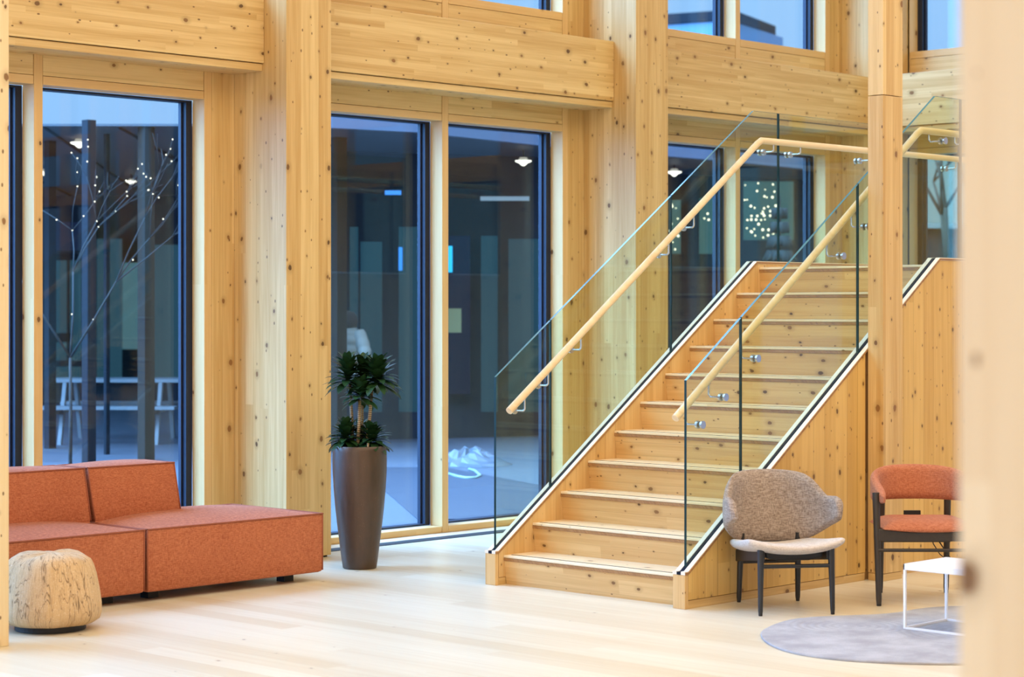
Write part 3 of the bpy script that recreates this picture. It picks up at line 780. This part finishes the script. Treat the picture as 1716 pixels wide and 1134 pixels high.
shell(ac, M['orange'], 'backrest', arm_back, 44, 10, .024)
B().box(-.05, .045, .285, .30, .425, .462).build('rear_bracket', M['black'], ac, bevel=.003)
cb = B(); o1 = Vector((.10, .05, .36))
cb.tube([(.06, .05, .352), (.07, .06, .30), (.11, .08, .24), (.16, .10, .20)], .0028, 6); cb.tube([(.075, .05, .352), (.13, .06, .27), (.19, .09, .19)], .0035, 6)
cb.build('cable', M['black'], ac, smooth=True)

# ================================================================== rug and side table
RUG = [(8.179, 6.17), (8.30, 6.27), (8.484, 6.347), (8.63, 6.39), (8.763, 6.405), (8.90, 6.37), (9.03, 6.29), (9.13, 6.225), (9.23, 6.17), (9.35, 6.145), (9.50, 6.15), (9.66, 6.11), (9.84, 5.98),
       (9.95, 5.76), (9.97, 5.5), (9.88, 5.2), (9.66, 4.92), (9.36, 4.74), (9.0, 4.68), (8.68, 4.73), (8.40, 4.86), (8.19, 5.05), (8.03, 5.25), (7.935, 5.43), (7.90, 5.58), (7.90, 5.72), (7.935, 5.85), (8.01, 5.98), (8.09, 6.08)]
def smooth_loop(pts, it=2):
    for _ in range(it):
        o = []
        for i in range(len(pts)):
            p, q2 = pts[i], pts[(i+1) % len(pts)]
            o += [(p[0]*.75+q2[0]*.25, p[1]*.75+q2[1]*.25), (p[0]*.25+q2[0]*.75, p[1]*.25+q2[1]*.75)]
        pts = o
    return pts
rp = smooth_loop(RUG)
b = B(); b.prism(rp, 'Z', 0.0, .012); o = b.build('rug', M['rug'], bevel=.004)
tag(o, 'pebble shaped grey rug with ring pattern under the white wire table', 'rug')
ta = thing('side_table', 'small white wire-frame side table standing on the grey rug', 'table', (9.055, 5.55, .012), 0)
hx, hy, hh, r = .195, .26, .322, .0065
tp = B()
for k in range(11):
    yy = -hy+(k+.5)*2*hy/11
    tp.box(-hx+.008, hx-.008, yy-.0224, yy+.0224, hh-.012, hh)
tp.build('top', M['white_metal'], ta, bevel=.002)
fr = B()
for s in (-1, 1):
    fr.box(-hx, hx, s*hy-(.008 if s > 0 else 0), s*hy+(0 if s > 0 else .008), hh-.030, hh)
    fr.box(s*hx-(.008 if s > 0 else 0), s*hx+(0 if s > 0 else .008), -hy, hy, hh-.030, hh)
fr.build('top_frame', M['white_metal'], ta, bevel=.001)
for sx_ in (-1, 1):
    for sy_ in (-1, 1):
        x, y = sx_*(hx-r), sy_*(hy-r)
        B().box(x-r, x+r, y-r, y+r, .0, hh-.03).build('leg', M['white_metal'], ta, bevel=.002)
    B().box(sx_*(hx-r)-.005, sx_*(hx-r)+.005, -hy+.01, hy-.01, .0, .010).build('floor_bar', M['white_metal'], ta)
for sy_ in (-1, 1):
    B().box(-hx+.01, hx-.01, sy_*(hy-r)-.005, sy_*(hy-r)+.005, .0, .010).build('floor_bar', M['white_metal'], ta)

exec_courtyard = True
# ================================================================== courtyard
q = N('courtyard_paving'); x, y, z, v = q.coords()
br = q.n('TexBrick'); q.put(br.inputs['Vector'], v); br.inputs['Scale'].default_value = 1.0
br.inputs['Brick Width'].default_value = .8; br.inputs['Row Height'].default_value = .4; br.inputs['Mortar Size'].default_value = .006
q.put(br.inputs['Color1'], (.075, .08, .095)); q.put(br.inputs['Color2'], (.095, .10, .115)); q.put(br.inputs['Mortar'], (.045, .045, .05))
M['paving'] = q.bsdf(q.mix(q.noise(v, 30, 4), br.outputs[0], (.06, .065, .08)), .7)
M['dark_paving'] = plain('dark_paving', (.035, .04, .055), .6, var=.25, scale=40)
M['soffit'] = plain('dark_soffit_panel', (.08, .085, .09), .5, var=.08, scale=2)
M['fascia'] = plain('blue_grey_fascia', (.12, .14, .19), .5, var=.1, scale=3)
M['dark_steel'] = plain('dark_steel', (.010, .012, .016), .8, spec=.15)
M['brown_post'] = plain('dark_brown_post', (.030, .022, .016), .8, spec=.15)
M['grey_timber'] = plain('weathered_timber', (.20, .21, .21), .7, var=.15)
M['far_glass'] = plain('sky_toned_glass', (.04, .12, .22), .2, spec=1.0, var=.1)  # reflected sky is put into the blue base colour
M['teal_dim'] = emit('dim_teal_lit_window', (.08, .25, .38), .26)
M['teal'] = emit('teal_lit_window', (.15, .40, .50), .34)
M['blue_dim'] = emit('blue_lit_window', (.06, .12, .32), .16)
M['lamp_glow'] = emit('lamp_glow', (1.0, .95, .80), 2.6)
M['lamp_shade'] = emit('lamp_shade_glow', (1.0, .95, .82), .45)
M['blue_tube'] = emit('blue_tube_glow', (.05, .30, 1.0), 1.3)
M['cyan_sign'] = emit('cyan_sign_glow', (.03, .50, .95), 1.5)
M['cold_tube'] = emit('cold_tube_glow', (.40, .62, .85), .55)
M['bulb'] = emit('fairy_bulb_glow', (1.0, .93, .74), 3.0)
b = B().box(-60, 120, WY+.12, 130, -.15, -.03); struct(b.build('ground', M['paving']))
b = B().box(WX+.1, 120, -60, WY+.12, -.15, -.03); struct(b.build('ground_side', M['paving']))
def quad_slab(pts, z0, z1, name, mats, parent=None):
    return B().prism([(p.x, p.y) for p in pts], 'Z', z0, z1).build(name, mats, parent)
o = quad_slab([at(700, 16.2), at(985, 16.2), at(985, 18.4), at(745, 21.5), at(600, 21.5)], -.03, -.022, 'paving_strip', M['dark_paving']); struct(o)

# canopy: low roof over the yard, seen in front of every ground-floor window
t = thing('canopy', 'thin-edged dark canopy roof across the yard outside the sofa windows', 'canopy', tuple(at(150, 30)), 0, local=False)
quad_slab([at(-420, 22.5), at(120, 22.5), at(440, 22.5), at(440, 60), at(-700, 60)], 3.55, 3.575, 'roof', M['soffit'], t)
jo = B()
for u0, d0, u1, d1 in ((75, 22.6, 300, 46), (200, 22.6, 440, 40), (-120, 22.6, 230, 50), (-300, 22.6, 160, 55), (230, 24, 430, 40)):
    p, q2 = at(u0, d0, 3.545), at(u1, d1, 3.545)
    jo.tube([p, q2], .018, 6)
jo.build('panel_joint', M['dark_steel'], t)
for u, d, w in ((149, 21.9, .105), (179, 23.5, .05), (84, 24.5, .10), (20, 22.4, .12)):
    p = at(u, d); B().box(p.x-w/2, p.x+w/2, p.y-w/2, p.y+w/2, -.03, 3.56).build('steel_post', M['dark_steel'], t)
p = at(245, 22.6); B().box(p.x-.065, p.x+.065, p.y-.065, p.y+.065, -.03, 3.56).build('timber_post', M['brown_post'], t)
t2 = thing('canopy', 'deep-fascia dark canopy roof across the yard outside the planter and stair windows', 'canopy', tuple(at(900, 30)), 0, local=False)
edge = [(445, 22.6), (557, 22.9), (705, 23.5), (900, 25.3), (1212, 28.), (1420, 30.5)]
quad_slab([at(u, d) for u, d in edge]+[at(1500, 55), at(446, 55)], 3.55, 3.60, 'soffit', M['soffit'], t2)
quad_slab([at(u, d-.06) for u, d in edge]+[at(u, d+.25) for u, d in reversed(edge)], 3.56, 4.15, 'fascia', M['fascia'], t2)

def dish_lamp(u, d, z, k=1.0):
    t = thing('ceiling_lamp', LAMPL.pop(0), 'lamp', tuple(at(u, d, z)), 0, 'dish lamps under the canopies')
    B().lathe([(.10*k, .012*k), (.10*k, .0), (.085*k, -.008*k), (.05*k, -.022*k), (.02*k, -.05*k), (.004, -.055*k)], 20).build('diffuser', M['lamp_glow'], t, smooth=True)
    B().lathe([(.045*k, .05*k), (.06*k, .02*k), (.105*k, .013*k), (.104*k, .010*k)], 20).build('shade', M['lamp_shade'], t, smooth=True)
    B().tube([(0, 0, .04*k), (0, 0, max(.06, 3.55-z))], .008, 6).build('stem', M['dark_steel'], t)
LAMPL = ['white dish lamp nearest the sky edge in the sofa window, left part', 'white dish lamp at the left edge of the sofa window pane', 'white dish lamp below the largest one in the sofa window',
         'small white dish lamp near the middle of the sofa window', 'white dish lamp high in the pane right of the pale mullion beside the planter', 'white dish lamp in the window just beyond the second column']
dish_lamp(133, 24.2, 3.50, 1.0); dish_lamp(77, 28.5, 3.44, 1.0); dish_lamp(151, 29., 3.41, .95); dish_lamp(220, 30.5, 3.44, .75)
dish_lamp(877, 25.9, 3.41, 1.0); dish_lamp(1130, 28.6, 3.45, 1.0)

# building behind the canopy: dark wall with lit panels
tb = thing('courtyard_building', 'dark building with tall dim lit panes on the far side of the yard', 'building', tuple(at(600, 33)), 0, local=False)
def wall_run(u0, u1, d0, d1, z0, z1, mat, name, par, th=.12):
    p, q2 = at(u0, d0), at(u1, d1); d = (q2-p).normalized(); nrm = Vector((-d.y, d.x, 0))
    if nrm.dot(FWD) < 0: nrm = -nrm
    return quad_slab([p, q2, q2+nrm*th, p+nrm*th], z0, z1, name, mat, par)
M['bldg'] = plain('dark_cladding', (.022, .026, .032), .7, spec=.2, var=.2, scale=3)
wall_run(-500, 436, 36, 36, -.03, 3.54, M['bldg'], 'wall', tb)
wall_run(450, 1000, 25.6, 27.2, -.03, 3.54, M['bldg'], 'wall', tb)
wall_run(1000, 1520, 29.6, 33, -.03, 3.54, M['bldg'], 'wall', tb)
def pane(u0, u1, y0, y1, d, mat):
    z0 = CAM_H-(y1-517.4)*d/CAM_F; z1 = CAM_H-(y0-517.4)*d/CAM_F
    return wall_run(u0, u1, d, d, z0, z1, mat, 'pane', tb, .03)
for (u0, u1, y0, y1, m_) in ((78, 138, 432, 640, 'teal_dim'), (205, 234, 440, 585, 'teal'), (162, 204, 400, 640, 'teal_dim'), (258, 310, 410, 640, 'teal_dim')):
    pane(u0, u1, y0, y1, 35.5, M[m_])
pane(74, 140, 372, 420, 35.4, M['blue_dim'])
for (u0, u1, y0, y1, m_) in ((586, 600, 380, 690, 'teal_dim'), (604, 640, 405, 690, 'teal_dim'), (668, 702, 380, 690, 'teal_dim'), (752, 788, 395, 660, 'blue_dim'), (806, 834, 395, 690, 'teal_dim'), (852, 908, 400, 690, 'teal_dim')):
    pane(u0, u1, y0, y1, 25.3 if u0 < 740 else 26.3, M[m_])
for (u0, u1, y0, y1) in ((1122, 1141, 335, 425), (1172, 1206, 332, 425), (1246, 1330, 304, 402)):
    pane(u0, u1, y0, y1, 29.2, M['teal'])
p = at(566, 24.0); B().box(p.x-.075, p.x+.075, p.y-.075, p.y+.075, -.03, 3.55).build('steel_post', M['brown_post'], t2)
for (u0, u1, y0, y1) in ((72, 79, 425, 700), (136, 143, 425, 700), (79, 136, 425, 436), (79, 136, 604, 614), (84, 118, 558, 573), (112, 116, 436, 604)):
    z0 = CAM_H-(y1-517.4)*35.3/CAM_F; z1 = CAM_H-(y0-517.4)*35.3/CAM_F
    wall_run(u0, u1, 35.3, 35.3, max(-.03, z0), z1, M['dark_steel'], 'door_rail', tb, .05)
# light bars
def bar(u0, u1, y0, y1, d, mat, label, cat):
    z0 = CAM_H-(y1-517.4)*d/CAM_F; z1 = CAM_H-(y0-517.4)*d/CAM_F
    o = wall_run(u0, u1, d, d, z0, z1, mat, {'tube': 'tube_light', 'sign': 'light_bar'}[cat], None, .04)
    return tag(o, label, 'light')
bar(645, 672, 319, 326, 25.0, M['blue_tube'], 'short bright blue tube light under the canopy, above the plant', 'tube')
bar(805, 887, 329, 336, 26.0, M['cold_tube'], 'long pale tube light below the dish lamp in the pane left of the stair', 'tube')
bar(668, 674, 414, 453, 25.0, M['blue_tube'], 'upright blue light bar behind the pane left of the pale mullion', 'sign')
bar(751, 758, 412, 456, 25.6, M['cyan_sign'], 'upright cyan light bar just right of the pale mullion', 'sign')
o = wall_run(751, 773, 26.2, 26.2, 1.30, 1.60, plain('yellow_frame', (.30, .26, .10), .6), 'picture_frame', None, .03)
tag(o, 'small yellowish framed picture low behind the pane right of the mullion', 'picture')
# fairy lights
t = thing('light_curtain', 'curtain of tiny fairy lights on the teal pane behind the stair', 'fairy lights', tuple(at(1270, 29.0, 3.3)), 0, local=False)
rnd = random.Random(3)
p0 = None
for i in range(64):
    for _ in range(30):
        u = rnd.choice([rnd.uniform(1246, 1302), rnd.uniform(1246, 1302), rnd.uniform(1246, 1302), rnd.uniform(1123, 1140), rnd.uniform(1172, 1206)]); y = rnd.uniform(306, 398) if u > 1240 else rnd.uniform(335, 422)
        break
    p = at(u, 29.0, CAM_H-(y-517.4)*29.0/CAM_F)
    if p0 is None:
        p0 = B().lathe([(.003, -.014), (.012, -.008), (.014, 0), (.010, .010), (.003, .014)], 8).build('bulb', M['bulb'], None, smooth=True); p0.parent = t
        p0.location = p-Vector(t['_world_off'])
    else:
        c_ = p0.copy(); COL.objects.link(c_); c_.location = p-Vector(t['_world_off']); k = rnd.uniform(.6, 1.25); c_.scale = (k, k, k)
# added bare tree; its bulbs stand in for sparkles reflected in the sofa window
M['twig'] = plain('dark_bark', (.02, .018, .016), .9)
tt = thing('sparkle_reflection_tree', 'added bare tree with tiny bulbs standing in for sparkles reflected in the sofa window', 'tree', tuple(at(118, 20.6, -.03)), 0)
tw = B(); tips = []
def grow(p, d, L, r, lv):
    e = p+d*L; tw.tube([p, (p+e)/2+Vector((rnd.uniform(-.02, .02), rnd.uniform(-.02, .02), 0)), e], [r, r*.85, r*.65], 5)
    tips.append(e); tips.append((p+e)/2)
    if lv == 0: return
    for k in range(3):
        nd = (d+Vector((rnd.uniform(-.7, .7), rnd.uniform(-.7, .7), rnd.uniform(-.1, .5)))).normalized(); grow(e, nd, L*rnd.uniform(.62, .85), r*.6, lv-1)
grow(Vector((0, 0, 0)), Vector((0, 0, 1)), 1.15, .022, 4)
tw.build('branches', M['twig'], tt, smooth=True)
rnd.shuffle(tips); pb = None
for p in tips[:80]:
    if p.z < .9: continue
    if pb is None:
        pb = B().lathe([(.002, -.007), (.0055, -.004), (.0065, 0), (.005, .005), (.002, .007)], 8).build('bulb', M['bulb'], tt, smooth=True); pb.location = p
    else:
        c_ = pb.copy(); COL.objects.link(c_); c_.location = p
# dark conifer behind the stair glass
tc = thing('christmas_tree', 'dark conifer silhouette in front of the fairy light curtain behind the stair', 'tree', tuple(at(1306, 27.5, -.03)), 0)
B().tube([(0, 0, 0), (0, 0, 3.1)], [.05, .015], 8).build('trunk', M['twig'], tc)
fo = B(); rnd = random.Random(5)
M['needle'] = plain('dark_needles', (.005, .011, .012), .8, var=.4)
for k in range(14):
    z = .5+k*.185; R0 = .62*(1-k/15.5)
    for j in range(16):
        a = rnd.uniform(0, 2*PI); dx, dy = math.cos(a), math.sin(a)
        fo.tube([(0, 0, z), (dx*R0*.6, dy*R0*.6, z-.02), (dx*R0, dy*R0, z-.10)], [.05, .075, .012], 6)
fo.build('foliage', M['needle'], tc, smooth=True)
# picnic table
pc = (at(85, 25.8)+at(310, 25.8))/2
pk = thing('picnic_table', 'pale picnic table with attached benches outside the sofa window', 'table', (pc.x, pc.y, -.03), CAM_A-PI/2)
Lh = .82
for k in range(5): B().box(-Lh, Lh, -.36+k*.145, -.36+k*.145+.135, .735, .775).build('top_board', M['grey_timber'], pk)
for s in (-1, 1):
    for k in range(2): B().box(-Lh, Lh, s*.66-.14+k*.145, s*.66-.14+k*.145+.13, .425, .462).build('bench_board', M['grey_timber'], pk)
    for e in (-1, 1):
        B().prism([(e*.30-.05, .735), (e*.30+.05, .735), (e*.62+.05, 0), (e*.62-.05, 0)], 'X', s*.58-.022, s*.58+.022).build('leg', M['grey_timber'], pk)
    B().box(s*.58-.05, s*.58-.022, -.80, .80, .36, .425).build('cross_beam', M['grey_timber'], pk)
# hose and plastic sheet
def gz(u, y): return at(u, CAM_F*(CAM_H+.03)/(y-517.4), -.015)
b = B(); b.tube([gz(752, 796), gz(765, 800), gz(780, 803), gz(796, 803), gz(805, 799), gz(796, 791), gz(786, 788)], .014, 8)
o = b.build('garden_hose', plain('pale_hose', (.25, .32, .28), .5), smooth=True); tag(o, 'pale hose lying curled on the paving outside the window left of the stair', 'hose')
b = B(); c0 = gz(786, 778); nr, na = 6, 22
b.v.append((c0.x, c0.y, .13))
for k in range(1, nr+1):
    for i in range(na):
        a = 2*PI*i/na; rr = .42*k/nr*(1+.18*math.sin(3*a)+.1*math.sin(5*a+k))
        b.v.append((c0.x+rr*math.cos(a)*1.2, c0.y+rr*math.sin(a), -.028+.155*(1-(k/nr)**1.4)*(1+.35*math.sin(4*a+k*1.3))))
for i in range(na): b.face((0, 1+i, 1+(i+1) % na))
for k in range(nr-1):
    for i in range(na):
        j = (i+1) % na; b.face((1+k*na+i, 1+(k+1)*na+i, 1+(k+1)*na+j, 1+k*na+j))
b.face([1+(nr-1)*na+i for i in range(na-1, -1, -1)])
o = b.build('plastic_sheet', plain('crumpled_sheet', (.10, .11, .125), .3, var=.3, scale=9)); tag(o, 'crumpled plastic sheet heaped on the paving behind the pale hose', 'sheet')

# person outside in a puffer jacket, back turned
pp = at(583, 24.4, -.03)
pe = tag(bpy.data.objects.new('person', None), 'person in cream puffer jacket with dark hood seen through the window above the plant', 'person'); COL.objects.link(pe)
pe.location = pp; pe.rotation_euler = (0, 0, CAM_A-PI/2-.5)
J = [((0, 0, .92), .125), ((0, .0, 1.10), .12), ((0, .0, 1.30), .14), ((0, .0, 1.41), .055), ((0, -.0, 1.50), .085), ((0, .0, 1.57), .075),
     ((-.09, 0, .86), .095), ((-.10, -.01, .48), .062), ((-.10, .02, .09), .045), ((-.10, .15, .04), .038),
     ((.09, 0, .86), .095), ((.10, -.01, .48), .062), ((.10, .02, .09), .045), ((.10, .15, .04), .038),
     ((-.18, 0, 1.34), .055), ((-.245, -.04, 1.08), .045), ((-.19, .12, .93), .034),
     ((.18, 0, 1.34), .055), ((.245, -.04, 1.08), .045), ((.19, .12, .93), .034), ((0, .095, 1.50), .018)]
E_ = [(0, 1), (1, 2), (2, 3), (3, 4), (4, 5), (0, 6), (6, 7), (7, 8), (8, 9), (0, 10), (10, 11), (11, 12), (12, 13), (2, 14), (14, 15), (15, 16), (2, 17), (17, 18), (18, 19), (4, 20)]
me = bpy.data.meshes.new('body'); me.from_pydata([j[0] for j in J], E_, []); me.materials.append(plain('dark_trousers', (.03, .033, .045), .9))
bo = bpy.data.objects.new('body', me); COL.objects.link(bo); bo.parent = pe
md = bo.modifiers.new('skin', 'SKIN'); md.use_smooth_shade = True
for i, j in enumerate(J):
    sv = me.skin_vertices[0].data[i]; sv.radius = (j[1], j[1]); sv.use_root = (i == 0)
bo.modifiers.new('sub', 'SUBSURF').render_levels = 2
M['puffer'] = plain('cream_puffer', (.22, .20, .15), .6, var=.08)
def puffy(path, r0, name, rings_, seed):
    b = B(); pts = []; rs = []
    P = [Vector(p) for p in path]; n = rings_*6
    for k in range(n+1):
        s = k/n*(len(P)-1); i = min(len(P)-2, int(s)); p = P[i].lerp(P[i+1], s-i)
        rr = lerp_tab(r0, k/n)*(1+.09*abs(math.sin(PI*rings_*k/n)))
        pts.append(p); rs.append(rr)
    b.tube(pts, rs, 18, flat=.8); return b.build(name, M['puffer'], pe, smooth=True)
puffy([(0, 0, .80), (0, 0, 1.10), (0, 0, 1.42)], [(0, .185), (.4, .195), (.8, .19), (.92, .15), (1, .085)], 'jacket', 6, 1)
for s in (-1, 1): puffy([(s*.15, 0, 1.37), (s*.255, -.03, 1.12), (s*.20, .11, .94)], [(0, .07), (.2, .085), (.6, .078), (1, .055)], 'sleeve', 5, 2)
b = B(); b.lathe([(.02, 1.60), (.075, 1.585), (.108, 1.54), (.118, 1.49), (.112, 1.43), (.09, 1.385), (.07, 1.38)], 20); b.build('hood', plain('dark_hood', (.035, .028, .024), 1.0), pe, smooth=True)

# neighbours seen from the upper and the end windows
t = thing('office_block', 'office block coloured with reflected sky blue, seen through the upper windows above the stair', 'building', tuple(at(1262, 62)), 0, local=False)
wall_run(1225, 1312, 62, 66, -.03, 10.1, M['far_glass'], 'block', t, 12)
wall_run(1228, 1300, 61.9, 65.5, 10.1, 10.4, M['dark_steel'], 'parapet', t, 11)
t = thing('low_shed', 'low dark roofline seen through the lower window of the end wall', 'building', tuple(at(1600, 42)), 0, local=False)
wall_run(1490, 1800, 42, 42, -.03, 3.2, M['bldg'], 'wall', t, 4)
wall_run(1485, 1805, 41.8, 41.8, 3.2, 3.3, M['grey_timber'], 'roof_edge', t, 4.4)
tt = thing('bare_tree', 'bare dark tree outside the end wall window behind the landing', 'tree', tuple(at(1592, 36, -.03)), 0)
tw = B(); tips = []; rnd = random.Random(11)
grow(Vector((0, 0, 0)), Vector((0, 0, 1)), 2.0, .09, 5)
tw.build('branches', M['twig'], tt, smooth=True)
# inner bookkeeping values are not part of the scene
for o in bpy.data.objects:
    if '_world_off' in o: del o['_world_off']
